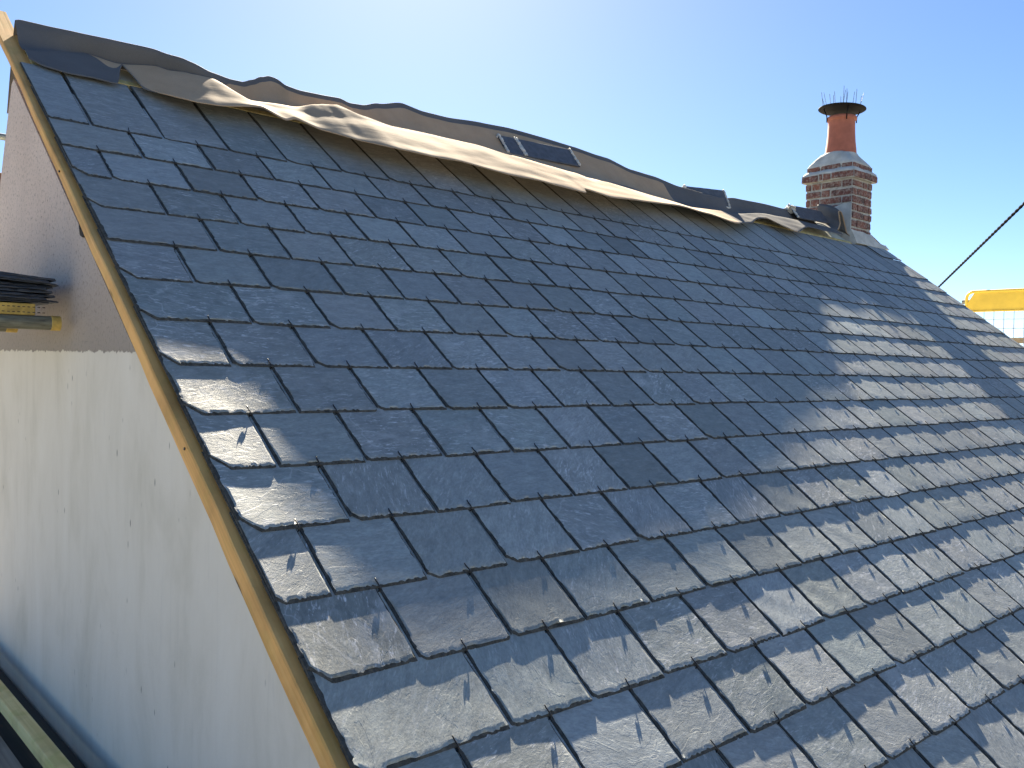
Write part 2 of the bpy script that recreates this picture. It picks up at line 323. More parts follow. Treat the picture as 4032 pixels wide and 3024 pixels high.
# ------------------------------------------------------------------ measured tables
HOOK = {
    0: [0.72,2.01,3.29,4.57,5.87,7.12,8.37,9.62,10.87,12.12,13.37,14.62,15.87,17.12,18.37,19.62,20.87,22.12,23.37,24.62,25.87,27.12,28.37,29.62,30.87,32.12,33.37,34.62],
    1: [1.37,2.66,3.89,5.17,6.47,7.69,8.93,10.19,11.36,12.65,13.89,15.11,16.39,17.68,18.89,20.09,21.41,22.72,24.03,25.28,26.53,27.78,29.03,30.28,31.53,32.78,34.03],
    2: [0.61,1.93,3.18,4.44,5.74,6.97,8.17,9.47,10.69,11.93,13.18,14.41,15.65,16.97,18.11,19.42,20.54,21.99,23.19,24.48,25.86,27.11,28.36,29.61,30.86,32.11,33.36,34.61],
    3: [1.2,2.47,3.72,5.05,6.24,7.53,8.79,10.02,11.29,12.56,13.75,15.05,16.4,17.67,18.89,20.15,21.31,22.62,23.79,25.04,26.29,27.54,28.79,30.04,31.29,32.54,33.79],
    4: [1.75,3.01,4.26,5.54,6.75,8.04,9.35,10.48,11.8,12.98,14.22,15.52,16.83,18.13,19.32,20.5,21.81,23.07,24.32,25.57,26.82,28.07,29.32,30.57,31.82,33.07,34.32],
    5: [1.04,2.28,3.59,4.82,6.06,7.33,8.59,9.79,11.01,12.25,13.47,14.77,16.06,17.33,18.62,19.84,21.05,22.37,23.7,24.96,26.21,27.46,28.71,29.96,31.21,32.46,33.71,34.96],
    6: [1.59,2.89,4.11,5.33,6.58,7.81,9.04,10.29,11.52,12.7,14.06,15.32,16.57,17.9,19.11,20.31,21.65,22.92,24.11,25.36,26.61,27.86,29.11,30.36,31.61,32.86,34.11],
    7: [0.93,2.2,3.45,4.68,5.91,7.18,8.37,9.58,10.79,12.08,13.32,14.57,15.85,17.06,18.29,19.55,20.85,22.14,23.31,24.56,25.81,27.06,28.31,29.56,30.81,32.06,33.31,34.56],
    8: [1.48,2.74,3.97,5.2,6.44,7.68,8.9,10.13,11.35,12.61,13.83,15.07,16.35,17.55,18.91,20.21,21.56,22.81,24.06,25.31,26.56,27.81,29.06,30.31,31.56,32.81,34.06],
    9: [0.8,2.05,3.32,4.59,5.79,7.05,8.24,9.47,10.68,11.92,13.13,14.41,15.7,16.87,18.25,19.55,20.88,22.13,23.38,24.63,25.88,27.13,28.38,29.63,30.88,32.13,33.38,34.63],
    10: [1.35,2.6,3.88,5.11,6.32,7.56,8.82,10.01,11.29,12.54,13.78,15.06,16.33,17.65,18.83,20.2,21.45,22.7,23.95,25.2,26.45,27.7,28.95,30.2,31.45,32.7,33.95],
    11: [0.66,1.91,3.15,4.44,5.68,6.91,8.16,9.41,10.66,11.91,13.16,14.41,15.66,16.91,18.16,19.41,20.66,21.91,23.16,24.41,25.66,26.91,28.16,29.41,30.66,31.91,33.16,34.41],
    12: [1.22,2.5,3.7,4.97,6.22,7.47,8.75,10.04,11.29,12.54,13.79,15.04,16.29,17.54,18.79,20.04,21.29,22.54,23.79,25.04,26.29,27.54,28.79,30.04,31.29,32.54,33.79],
    13: [1.81,3.03,4.28,5.58,6.85,8.07,9.36,10.59,11.86,13.15,14.44,15.74,16.99,18.24,19.49,20.74,21.99,23.24,24.49,25.74,26.99,28.24,29.49,30.74,31.99,33.24,34.49],
    14: [1.09,2.33,3.62,4.89,6.19,7.46,8.71,10.0,11.27,12.54,13.78,15.07,16.32,17.57,18.82,20.07,21.32,22.57,23.82,25.07,26.32,27.57,28.82,30.07,31.32,32.57,33.82],
    15: [1.73,2.97,4.21,5.49,6.81,8.07,9.38,10.71,11.98,13.25,14.5,15.75,17.0,18.25,19.5,20.75,22.0,23.25,24.5,25.75,27.0,28.25,29.5,30.75,32.0,33.25,34.5],
    16: [1.29,2.53,3.77,5.01,6.25,7.49,8.79,10.06,11.41,12.66,13.91,15.16,16.41,17.66,18.91,20.16,21.41,22.66,23.91,25.16,26.41,27.66,28.91,30.16,31.41,32.66,33.91],
}
CREST = [(0.04,0.48,0.421),(0.055,0.492,0.432),(0.155,0.472,0.427),(0.277,0.444,0.423),(0.426,0.384,0.408),(0.589,0.352,0.402),(0.644,0.324,0.385),(0.707,0.316,0.382),(0.749,0.3,0.368),(0.852,0.3,0.343),(0.947,0.3,0.331),(1.011,0.3,0.332),(1.059,0.3,0.353),(1.128,0.34,0.392),(1.194,0.38,0.42),(1.231,0.376,0.416),(1.257,0.324,0.375),(1.331,0.312,0.364),(1.46,0.332,0.374),(1.596,0.352,0.387),(1.634,0.32,0.364),(1.723,0.332,0.373),(1.872,0.4,0.426),(2.094,0.484,0.491),(2.219,0.444,0.461),(2.389,0.444,0.461),(2.713,0.496,0.5),(2.986,0.524,0.521),(3.274,0.516,0.514),(3.569,0.496,0.497),(3.774,0.46,0.469),(3.883,0.456,0.465),(4.021,0.368,0.397),(4.282,0.356,0.384),(4.502,0.3,0.337),(5.041,0.3,0.327),(5.45,0.428,0.396),(6.007,0.488,0.428),(6.27,0.488,0.427),(7.29,0.68,0.567)]
FOLD = [(0.05,0.334,0.28),(0.225,0.394,0.325),(0.43,0.486,0.403),(0.613,0.418,0.404),(0.769,0.358,0.389),(0.845,0.246,0.311),(0.952,0.102,0.209),(1.199,0.142,0.238),(1.356,0.174,0.283),(1.385,0.182,0.293),(1.478,0.19,0.312),(1.588,0.114,0.265),(1.736,0.062,0.23),(1.999,0.074,0.239),(2.348,0.078,0.24),(2.577,0.054,0.22),(3.121,0.05,0.202),(3.264,0.05,0.188),(3.443,0.05,0.19),(3.915,0.05,0.167),(4.317,0.05,0.149),(4.864,0.098,0.185),(5.686,0.282,0.299),(6.26,0.318,0.32)]
LIP = [(0.17,1.5,0.11),(0.37,1.28,0.11),(0.78,1.17,0.12),(1.23,1.17,0.14),(1.67,1.09,0.15),(2.02,2.1,0.2),(2.16,1.02,0.19),(3.01,0.38,0.4),(3.37,0.31,0.45),(4.48,0.6,0.51),(4.87,0.19,0.5),(5.19,0.37,0.51),(5.64,0.01,0.53),(6.37,-0.36,0.61),(7.31,-0.57,0.69),(8.19,-0.62,0.7),(9.2,-0.54,0.7),(10.58,-0.72,0.7),(11.74,-0.67,0.69),(13.35,-0.8,0.67),(13.51,-0.52,0.67),(14.39,-0.67,0.65),(15.92,-0.42,0.63),(18.37,0.0,0.58),(20.03,0.0,0.53),(21.15,-0.23,0.5),(22.52,0.22,0.42),(24.52,1.15,0.36),(25.15,1.31,0.35),(25.7,0.86,0.35),(26.29,0.62,0.34),(28.37,1.45,0.33),(29.93,1.47,0.32)]

# ------------------------------------------------------------------ ground
gm = []
random.seed(3)
gv = []; gf = []
GN = 40
for i in range(GN+1):
    for j in range(GN+1):
        x = (i/GN-.5)*2; y = (j/GN-.5)*2
        X = math.copysign(abs(x)**2.2, x)*600; Y = math.copysign(abs(y)**2.2, y)*600
        d = math.hypot(X, Y)
        gv.append((X, Y, -0.02-0.25*noise.noise(Vector((X*.02, Y*.02, 0)))*min(1, max(0, (d-25)/60))*8))
for i in range(GN):
    for j in range(GN):
        a = i*(GN+1)+j; gf.append((a, a+GN+1, a+GN+2, a+1))
mesh_obj('ground', gv, gf, GROUND_M, smooth=True, kind='structure')

# ------------------------------------------------------------------ the cottage
XR = 35.33; RX = XR*S            # far verge
V_RIDGE = 2.9; V_EAVE = -20
house = empty('cottage', (3.9, -1.2, 0.0), 'rendered cottage under a blue grey slate roof with a brick chimney at its far end', 'house')

# gable wall (near, facing the viewer's left)
apex = (0.382, Z0+0.130); rear1 = (0.577, Z0-0.274); rear2 = (1.05, Z0-1.2)
eave = RF(0, V_EAVE, -0.42)
def gable(name, x0, x1, mat):
    a = RF(0, V_EAVE+0.6, -0.42); t = RF(0, 1.65, -0.42)
    poly = [(x0, a.y, 0.0), (x0, a.y, a.z), (x0, t.y, t.z), (x0, apex[0], apex[1]), (x0, rear1[0], rear1[1]), (x0, rear2[0], rear2[1]), (x0, rear2[0], 0.0)]
    b = MB(); b.prism(poly, (x1-x0, 0, 0)); return b
gable('gable_wall', 0.0, 0.28, RENDER).build('gable_wall', RENDER, house)
gable('gable_wall', RX-0.30, RX-0.04, RENDER).build('gable_wall', RENDER, house)
a = RF(0, V_EAVE+0.6, -0.42)
b = MB(); b.box((0.28, a.y, 0.0), (RX-0.30, a.y+0.28, a.z-0.05)); b.build('front_wall', RENDER, house)
b = MB(); b.box((0.28, rear2[0]-0.28, 0.0), (RX-0.30, rear2[0], rear2[1]-0.02)); b.build('rear_wall', RENDER, house)
b = MB(); rg = RF(0, 2.75, -0.2)
b.prism([(0.32, rg.y, rg.z), (0.32, 1.30, Z0-1.2), (0.32, 1.22, Z0-1.2), (0.32, rg.y-0.09, rg.z-0.06)], (RX-0.40, 0, 0))
b.build('rear_slope', SLATE_EDGE, house)
# broken patch of render by the verge
b = MB(); ring = []
hp = [(-0.637, -0.520), (-0.650, -0.545), (-0.664, -0.56), (-0.688, -0.585), (-0.690, -0.610), (-0.668, -0.622), (-0.640, -0.612), (-0.626, -0.58), (-0.628, -0.545)]
c = Vector((0.004, -0.655, Z0-0.575)); vs = [Vector((-0.006, y, Z0+z)) for y, z in hp]+[Vector((-0.0015+0.0, y*0.7-0.655*0.3, Z0+z*0.7-0.575*0.3)) for y, z in hp]+[c]
k = len(hp); b.add([Vector((0.001, v.y+0.004*rnd.uniform(-1, 1), v.z)) for v in vs[:k]]+vs[:k]+vs[k:], [(i, (i+1) % k, k+(i+1) % k, k+i) for i in range(k)]+[(k+i, k+(i+1) % k, 2*k+(i+1) % k, 2*k+i) for i in range(k)]+[(2*k+i, 2*k+(i+1) % k, 3*k) for i in range(k)])
b.build('broken_render', DARK, house)

# deck under the slates and the strip of board left bare along the ridge
b = MB()
def rslab(b, u0, u1, v0, v1, n0, n1, mi=0):
    b.box((u0, v0, n0), (u1, v1, n1), mi, frame=lambda p: RF(p.x, p.y, p.z))
rslab(b, 0.25, XR-0.2, V_EAVE+0.3, 1.42, -0.40, -0.07)
b.build('roof_deck', BOARD, house)
b = MB(); rslab(b, 0.55, 32.4, 1.42, 2.75, -0.36, -0.05); b.build('ridge_underlay', UNDER, house)
b = MB(); rslab(b, 0.62, 32.3, 1.47, 1.66, -0.045, 0.035); b.build('ridge_batten', PINE_PALE, house, bevel=0.002)

# treated timber along the near verge, running on past the ridge
b = MB()
prof = []
for i in range(41):
    v = -20.3+(4.25+20.3)*i/40
    lo = -0.155-0.115*min(1, max(0, (1.5-v)/13.0)); wob = 0.006*math.sin(v*1.7)+0.004*math.sin(v*4.1)
    prof.append((v, lo, wob))
vs = []
for v, lo, wob in prof:
    vs += [RF(-0.105+wob, v, lo), RF(-0.105+wob, v, -0.055), RF(-0.09+wob, v, -0.035), RF(0.24, v, -0.035), RF(0.24, v, lo)]
fs = [(i*5+k, i*5+(k+1) % 5, (i+1)*5+(k+1) % 5, (i+1)*5+k) for i in range(40) for k in range(5)]+[(4, 3, 2, 1, 0), tuple(200+k for k in range(5))]
b.add(vs, fs); verge_board = b.build('verge_board', PINE, house)
for v in (-2.63, -9.4):
    b2 = MB(); b2.tube([RF(-0.118, v, -0.11), RF(-0.075, v, -0.11)], 0.004, 8); b2.build('nail', HOOK_M, verge_board)
b = MB(); rslab(b, 0.245, 0.52, 1.45, 3.1, -0.12, -0.02); b.build('ridge_rafter', PINE_PALE, house, bevel=0.003)

# eaves: fascia and gutter
b = MB(); e0 = RF(0, V_EAVE, -0.1)
b.box((0.02, e0.y+0.05, e0.z-0.17), (RX-0.04, e0.y+0.075, e0.z-0.02)); b.build('fascia', WHITE, house)
b = MB(); g = []
for x in (0.0, RX):
    g += [Vector((x, e0.y-0.01+0.055*math.cos(q), e0.z-0.06+0.055*math.sin(q))) for q in [math.pi+math.pi*k/10 for k in range(11)]]
b.add(g, [(k, k+1, 12+k, 11+k) for k in range(10)]); gut = b.build('gutter', GUTTER_M, house, smooth=True)
so_ = gut.modifiers.new('thick', 'SOLIDIFY'); so_.thickness = 0.003

# ------------------------------------------------------------------ the slates
T = 0.0058/S                     # slate thickness in roof units
TAIL = 2.4*T                     # a tail rides on the course below
sv = []; sf = []; sm = []; suv = []; stone = []; ssm = []
def slate(k, u0, u1, v_tail, length, near, lift, twist):
    r = random.Random(hash((k, round(u0*100)))&0xffff)
    wd = u1-u0
    nx, ny = (38, 18) if near == 2 else ((14, 6) if near == 1 else (7, 3))
    vexp = 1.14 if k > 1 else length*0.98
    seed = r.uniform(0, 50); ang = r.choice([0, 0, 0.06, -0.1, 0.12, 0.5, -0.08]) if k < 11 else r.choice([0.05, 0.7, 0.95, 0.2, -0.3, 1.2])
    ang += r.uniform(-.12, .12); ca, sa = math.cos(ang), math.sin(ang)
    t = r.gauss(0, 1); hue = r.uniform(-1, 1)
    br = min(1.55, max(0.66, 1.0+0.105*t))
    tn = (br*(0.955+0.025*hue), br*(1.025+0.02*r.uniform(-1, 1)), br*(1.0-0.02*hue))
    dusty = min(1.0, max(0.10, r.random()**1.05*1.1))
    ph = [(r.uniform(.8, 3.5), r.uniform(.8, 3.5), r.uniform(0, 6.28), r.uniform(.3, 1)) for _ in range(4)]
    amp = 0.00016/S
    edge = [r.uniform(0, 1) for _ in range(60)]
    def zz(a, v):
        return amp*sum(q[3]*math.sin(q[0]*a+q[1]*v+q[2]) for q in ph)
    clipL = r.choice([0.02, 0.05, 0.09, 0.13, 0.10])*(1 if r.random() < .85 else 0); clipR = r.choice([0, 0.01, 0.03])
    clipLw = clipL*r.uniform(.8, 1.3)
    if k > 2 and u0 < 0.02 and r.random() < .6: clipL = 0.26; clipLw = 0.2
    # tail and side insets: dressed, chipped edges
    def chips(n, lo, hi, pk):
        o = []; c = r.uniform(lo, hi)
        for i in range(n+1):
            if r.random() < .55: c = r.uniform(lo, hi)
            o.append(c + (pk*r.random() if r.random() < .16 else 0))
        return o
    ti = chips(nx, 0.014, 0.046, 0.035); li = chips(ny, 0.012, 0.048, 0.025); ri = chips(ny, 0.006, 0.028, 0.018)
    td = chips(nx, 0.0, 0.25, 0.35)
    wave = r.uniform(0, .009); wp = r.uniform(0, 6)
    tskew = r.uniform(-0.014, 0.014)
    def ubase(v, i): return u0+wd*i/nx
    def plane(v, u):
        s_ = (v-v_tail)
        return T+(TAIL+lift)*(1-s_/2.4)+twist*((u-u0)/wd-.5)*(1-s_/2.4)
    base = len(sv); P = []
    rows = [vexp*(j/ny)**1.15 for j in range(ny+1)]+[length]
    for j, rv in enumerate(rows):
        for i in range(nx+1):
            u = u0+wd*i/nx; v = v_tail+rv
            jj = min(j, ny)
            fall = max(0.0, 1-rv/0.12)
            if i == 0: u += li[jj]
            if i == nx: u -= ri[jj]
            off = tskew*(i/nx-.5)+wave*math.sin(wp+3*i/nx)
            a = u-u0; bb = u1-u
            if clipL and a < clipLw: off += clipL*(1-a/clipLw)
            if clipR and bb < clipR: off += (clipR-bb)
            if j == 0: off += ti[i]
            v += off*max(0.0, 1-rv/0.6)
            n = plane(v, u)+zz(a*3, rv*3)
            if j == 0: n -= T*td[i]*0.75
            elif i == 0: n -= T*0.06*li[jj]/0.04
            elif i == nx: n -= T*0.06*ri[jj]/0.03
            P.append((u, v, n, off))
    W_ = nx+1
    lu = []
    def put(u, v, n):
        q = RF(u, v, n); sv.append((q.x, q.y, q.z))
        a = (u-u0)*S; c = (v-v_tail)*S
        suv.append((ca*a+sa*c+seed, -sa*a+ca*c+seed*1.7, seed)); stone.append((*tn, dusty))
    for u, v, n, _ in P: put(u, v, n)
    for j in range(len(rows)-1):
        for i in range(nx):
            a = base+j*W_+i; sf.append((a, a+1, a+W_+1, a+W_)); sm.append(0); ssm.append(0 < i < nx-1 and j > 0)
    # the bevelled, chipped margin and the vertical edge under it
    loop = [(j, 0) for j in range(len(rows)-1, -1, -1)]+[(0, i) for i in range(1, nx+1)]+[(j, nx) for j in range(1, len(rows))]
    b1 = len(sv)
    for j, i in loop:
        u, v, n, off = P[j*W_+i]; put(u, v, n)
    b2 = len(sv)
    for j, i in loop:
        u, v, n, off = P[j*W_+i]; jj = min(j, ny)
        if j == 0: v -= ti[i]*0.95
        if i == 0: u -= li[jj]*0.9
        if i == nx: u += ri[jj]*0.9
        put(u, v, n-T*(0.45+0.4*r.random()) if (j == 0) else n-T*(0.35+0.3*r.random()))
    b3 = len(sv)
    for q in range(len(loop)):
        j, i = loop[q]; x = P[j*W_+i]; jj = min(j, ny)
        u, v = x[0], x[1]
        if j == 0: v -= ti[i]
        if i == 0: u -= li[jj]
        if i == nx: u += ri[jj]
        put(u, v, plane(v, u)-T*1.02)
    nL = len(loop)
    for q in range(nL-1):
        sf.append((b1+q, b2+q, b2+q+1, b1+q+1)); sm.append(1); ssm.append(False)
        sf.append((b2+q, b3+q, b3+q+1, b2+q+1)); sm.append(1); ssm.append(False)

hook_pts = []
def camdist(p): return (p-co.matrix_world.translation).length
MI = M.inverted()
def inframe(p, mx=0.02):
    q = MI @ p
    if q.z > -0.1: return False
    fx = q.x/-q.z*3491.97/2016; fy = q.y/-q.z*3491.97/1512
    return abs(fx) < 1+mx and abs(fy) < 1+mx
for k in range(1, 21):
    hk = HOOK.get(k-1)
    if hk is None:
        hk = [x+rnd.uniform(-.03, .03) for x in [(1.25 if k % 2 else 0.62)+1.25*i for i in range(28)] if x < XR-.3]
        HOOK[k-1] = hk
    ed = [-0.005+rnd.uniform(0, .03)]+list(hk)+[XR+0.02+rnd.uniform(-.03, .05)]
    r = random.Random(k)
    for i in range(len(ed)-1):
        u0, u1 = ed[i]+r.uniform(.011, .024), ed[i+1]-r.uniform(.011, .024)
        if i == 0: u0 = ed[i]
        length = 2.4; vt = -k+r.uniform(-.012, .012)
        if k == 1: length = 2.46+r.uniform(-.02, .02)
        if u0 > 33.9 and k == 1: length = 1.55
        c = RF((u0+u1)/2, -k+.5, 0.1); d = camdist(c)
        near = 2 if d < 4.2 else (1 if d < 6.5 else 0)
        slate(k, u0, u1, vt, length, near, abs(r.gauss(0, .0045)), r.gauss(0, .0045))
        if 1 < i+1 < len(ed)-1 or True:
            pass
    for u in HOOK.get(k, []) if k < 20 else []:
        hook_pts.append((k, u))
# short slates under the far verge by the chimney
slate(0, 33.55, 34.6, 0.55, 1.2, 0, 0.004, 0); slate(0, 34.62, XR+.05, 0.55, 1.2, 0, 0.004, 0)
roof = mesh_obj('slate_roof', sv, sf, [SLATE, SLATE_EDGE], house, sm)
me = roof.data
me.polygons.foreach_set('use_smooth', ssm)
at = me.attributes.new('suv', 'FLOAT_VECTOR', 'POINT'); at.data.foreach_set('vector', [c for v in suv for c in v])
at = me.attributes.new('tone', 'FLOAT_COLOR', 'POINT'); at.data.foreach_set('color', [c for v in stone for c in v])
ORIGIN[roof.name] = Matrix.Identity(4)

# wire hooks: one per slate, the nearest hundred as parts, the rest together
def hook_mb(variant):
    r = random.Random(variant); b = MB(); lean = r.uniform(-.004, .001)
    top = T*S+0.0010
    pts = [(0, -0.004, -TAIL*S*0.45), (0, -0.0045, 0.0), (-0.0002, -0.003, top+.0002), (lean*.3, 0.004, top+0.0014), (lean*.6, 0.012, top+0.0012), (lean, 0.019, top+.0014), (lean*1.3, 0.0255, top+0.0024+r.uniform(0, .0012))]
    b.tube(pts, 0.0018, 6); return b
hm = [hook_mb(i) for i in range(5)]
hmesh = []
for i, b in enumerate(hm):
    me_ = bpy.data.meshes.new('slate_hook'); me_.from_pydata([tuple(v) for v in b.v], [], b.f); me_.materials.append(HOOK_M)
    me_.polygons.foreach_set('use_smooth', [True]*len(me_.polygons)); hmesh.append(me_)
cand = []
for k, u in hook_pts:
    p = RF(u, -k, TAIL)
    q = p
    cand.append((0 if inframe(q, 0.0) else 1, camdist(q), k, u, q))
cand.sort(key=lambda c: c[:4])
rest = MB()
for i, (_, d, k, u, p) in enumerate(cand):
    r = random.Random(i)
    rotz = Matrix.Rotation(r.uniform(-.12, .12), 3, 'Z')
    mw = Matrix.Translation(RF(u+r.uniform(-.01, .01), -k, TAIL+0.0008/S)) @ (ROOFROT @ rotz).to_4x4()
    if i < 100:
        o = bpy.data.objects.new('slate_hook', hmesh[i % 5]); o.matrix_basis = mw
        link(o, roof)
    else:
        b = hm[i % 5]; rest.add([mw @ v for v in b.v], b.f)
rest.build('slate_hook', HOOK_M, roof, smooth=True, kind='stuff')

# ------------------------------------------------------------------ the chimney
X0, X1, Y0, Y1 = 7.19, 7.59, 0.32, 0.81
b = MB()
def rz(z): return Z0+z
b.box((X0+.006, Y0+.006, rz(-0.6)), (X1-.006, Y1-.006, rz(1.0)), 1)
def brick_face(b, face, z0, h, a0, a1, pat, out):
    """one course on one face; a runs along the face"""
    x = a0; i = 0; r = rnd
    seq = pat[:]
    while x < a1-0.012:
        ln = min(seq[i % len(seq)]*r.uniform(.92, 1.08), a1-x)
        if a1-(x+ln) < 0.05: ln = a1-x
        q0, q1 = x+r.uniform(.006, .011), x+ln-r.uniform(.006, .011)
        if q1-q0 > 0.02:
            d = out+r.uniform(-.0025, .004); zz0 = z0+r.uniform(0.006, .014); zz1 = z0+h-r.uniform(.006, .014)
            if face == 'L': b.box((X0-d, q0, zz0), (X0+.02, q1, zz1), 0, .004)
            elif face == 'R': b.box((q0, Y0-d, zz0), (q1, Y0+.02, zz1), 0, .0025)
            elif face == 'B': b.box((q0, Y1-.02, zz0), (q1, Y1+d, zz1), 0, .0025)
            else: b.box((X1-.02, q0, zz0), (X1+d, q1, zz1), 0, .0025)
        x += ln; i += 1
H = 0.0775
for c in range(16):
    z = rz(-0.395+c*H)
    if z > rz(0.845)-.01: break
    pl = [[.215, .105, .215], [.105, .215, .105, .215]][c % 2]; pr = [[.10, .215, .105], [.215, .105, .105]][c % 2]
    brick_face(b, 'L', z, H, Y0, Y1, pl, .003); brick_face(b, 'R', z, H, X0+.004, X1, pr, .0035)
    brick_face(b, 'B', z, H, X0, X1, pr, .003); brick_face(b, 'F', z, H, Y0, Y1, pl, .003)
# oversailing course and the set-back course over it
OV = .036
b.box((X0-OV+.006, Y0-OV+.006, rz(.851)), (X1+OV-.006, Y1+OV-.006, rz(.926)), 1)
brick_face(b, 'L', rz(.848), .080, Y0-OV, Y1+OV, [.24, .09, .05, .215], OV+.003); brick_face(b, 'R', rz(.848), .080, X0-OV+.004, X1+OV, [.215, .105], OV+.0035)
brick_face(b, 'B', rz(.848), .080, X0-OV, X1+OV, [.215, .105], OV); brick_face(b, 'F', rz(.848), .080, Y0-OV, Y1+OV, [.215, .105], OV)
for f, lo, hi in (('L', Y0, Y1), ('R', X0+.004, X1), ('B', X0, X1), ('F', Y0, Y1)):
    brick_face(b, f, rz(.940), .072, lo, hi, [.13, .215, .16], .002)
chim = b.build('chimney', [BRICK_M, MORTAR], house, bevel=0.004)
ORIGIN[chim.name] = Matrix.Identity(4)
# mortar weathering on the ledge and the flaunching round the pot
def sq(hx, hy, z, n=48, rr=0.0, jit=0.0):
    out = []
    cx_, cy_ = (X0+X1)/2, (Y0+Y1)/2
    for k in range(n):
        q = 2*math.pi*k/n; c, s_ = math.cos(q), math.sin(q); m_ = max(abs(c), abs(s_))
        px, py = hx*c/m_, hy*s_/m_; qx, qy = rr*c, rr*s_
        out.append((px, py, qx, qy, z))
    return out
b = MB(); cx_, cy_ = 7.405, 0.565
ringsd = [(X1-X0)/2]
def loft(b, levels, n=48, jit=.004):
    vs = []
    for hx, hy, rr, f, z in levels:
        for k in range(n):
            q = 2*math.pi*(k+.5)/n; c, s_ = math.cos(q), math.sin(q); m_ = max(abs(c), abs(s_))
            x = (1-f)*hx*c/m_+f*rr*c; y = (1-f)*hy*s_/m_+f*rr*s_
            zz = z+jit*2.2*noise.noise(Vector((x*9, y*9, z*5)))
            vs.append(Vector(((X0+X1)/2+x+f*(cx_-(X0+X1)/2)+rnd.uniform(-jit, jit)*.4, (Y0+Y1)/2+y+f*(cy_-(Y0+Y1)/2)+rnd.uniform(-jit, jit)*.4, zz)))
    b.add(vs, [(i*n+k, i*n+(k+1) % n, (i+1)*n+(k+1) % n, (i+1)*n+k) for i in range(len(levels)-1) for k in range(n)])
hx, hy = (X1-X0)/2, (Y1-Y0)/2
loft(b, [(hx+OV-.002, hy+OV-.002, .2, 0, rz(.918)), (hx+OV-.003, hy+OV-.003, .2, 0, rz(.930)), (hx+.010, hy+.010, .2, 0, rz(.957)), (hx-.01, hy-.01, .2, 0, rz(.972))], 72, .005)
loft(b, [(hx-.01, hy-.01, .2, 0, rz(.985)), (hx+.001, hy+.001, .2, 0, rz(1.003)), (hx-.012, hy-.016, .2, .02, rz(1.032)), (hx-.035, hy-.055, .195, .1, rz(1.078)), (hx-.05, hy-.10, .18, .5, rz(1.122)), (.1, .1, .155, 1, rz(1.145))], 72, .006)
b.build('flaunching', CEMENT, chim, smooth=True)
# pot
b = MB()
b.lathe([(.140, .95), (.150, 1.075), (.152, 1.12), (.146, 1.19), (.137, 1.26), (.131, 1.34), (.128, 1.42), (.128, 1.468), (.131, 1.474), (.140, 1.480), (.144, 1.490), (.143, 1.503), (.138, 1.512), (.131, 1.517), (.118, 1.515), (.112, 1.49), (.11, 1.2)], (cx_, cy_, Z0), 48)
b.build('chimney_pot', TERRA, chim, smooth=True)
# shallow cowl dish, its straps, and the wire spikes on it
b = MB(); tilt = Matrix.Rotation(math.radians(3.0), 3, Vector((Rf.x, Rf.y, 0)).normalized()); cz = rz(1.585)
pr = [(.0, -.004), (.08, -.004), (.16, -.003), (.198, -.002), (.220, .001), (.227, .006), (.226, .011), (.219, .013), (.17, .016), (.10, .020), (.0, .022)]
seg = 56; vs = []
for r_, z in pr:
    for k in range(seg):
        vs.append(Vector((cx_, cy_, cz))+tilt @ Vector((r_*math.cos(2*math.pi*k/seg), r_*math.sin(2*math.pi*k/seg), z)))
b.add(vs, [(i*seg+k, i*seg+(k+1) % seg, (i+1)*seg+(k+1) % seg, (i+1)*seg+k) for i in range(len(pr)-1) for k in range(seg)])
cow = b.build('chimney_cowl', COWL_M, chim, smooth=True, angle=50)
for q in (-.75, 0.85, 2.4, 3.95):
    d = Vector((math.cos(q), math.sin(q), 0)); b = MB()
    b.tube([Vector((cx_, cy_, rz(1.46)))+d*.146, Vector((cx_, cy_, rz(1.52)))+d*.149, Vector((cx_, cy_, cz))+tilt @ (d*.18+Vector((0, 0, -.004)))], .0055, 8)
    b.build('cowl_strap', COWL_M, chim, smooth=True)
b = MB(); r = random.Random(5)
Rv = Vector((Rr.x, Rr.y, 0)).normalized(); Fv = Vector((-Rv.y, Rv.x, 0))
spk = [(-.175, -.195, .105), (-.145, -.175, .05), (-.125, -.160, .115), (-.075, -.092, .115), (-.062, -.066, .095), (-.035, -.045, .145), (-.012, -.012, .15), (.005, .035, .14), (.02, .022, .10), (.055, .062, .165), (.065, .09, .15), (.085, .10, .105), (.135, .148, .155), (.17, .178, .075), (.172, .225, .125)]
for a, t_, h in spk:
    dp = r.uniform(-.06, .09)
    p0 = Vector((cx_, cy_, cz+.008))+tilt @ (Rv*a+Fv*dp); p1 = Vector((cx_, cy_, cz+.008+h+.062))+tilt @ (Rv*t_+Fv*dp*1.3)
    b.tube([p0, p1], [.0034, .0026], 6)
b.build('bird_spikes', SPIKE_M, chim)
# cement fillet and skirting at the foot
b = MB(); top = [(Y0-.004, .30), (Y0-.002, .600), (.39, .612), (.47, .592), (.55, .575), (.64, .545), (.72, .535), (Y1+.004, .52)]
poly = [(X0-.013, y, rz(z)) for y, z in top]+[(X0-.013, Y1+.004, rz(.0)), (X0-.013, Y0-.004, rz(.0))]
b.prism(poly, (.012, 0, 0))
sk = [(X0-.014, .355), (7.30, .348), (7.42, .352), (7.50, .340), (7.595, .345), (7.64, .315), (7.71, .285), (7.84, .262)]
n = len(sk); vs = []
for x, z in sk:
    vs += [Vector((x, Y0-.006, rz(z))), Vector((x, Y0-.030, rz(.30 if x < 7.6 else z*.5+.13))), Vector((x+.012, Y0-.062, rz(.205)+.012)), Vector((x, Y0+.03, rz(.2)))]
b.add(vs, [(i*4+k, i*4+k+1, (i+1)*4+k+1, (i+1)*4+k) for i in range(n-1) for k in range(3)]+[(0, 1, 2, 3), tuple((n-1)*4+k for k in (3, 2, 1, 0))])
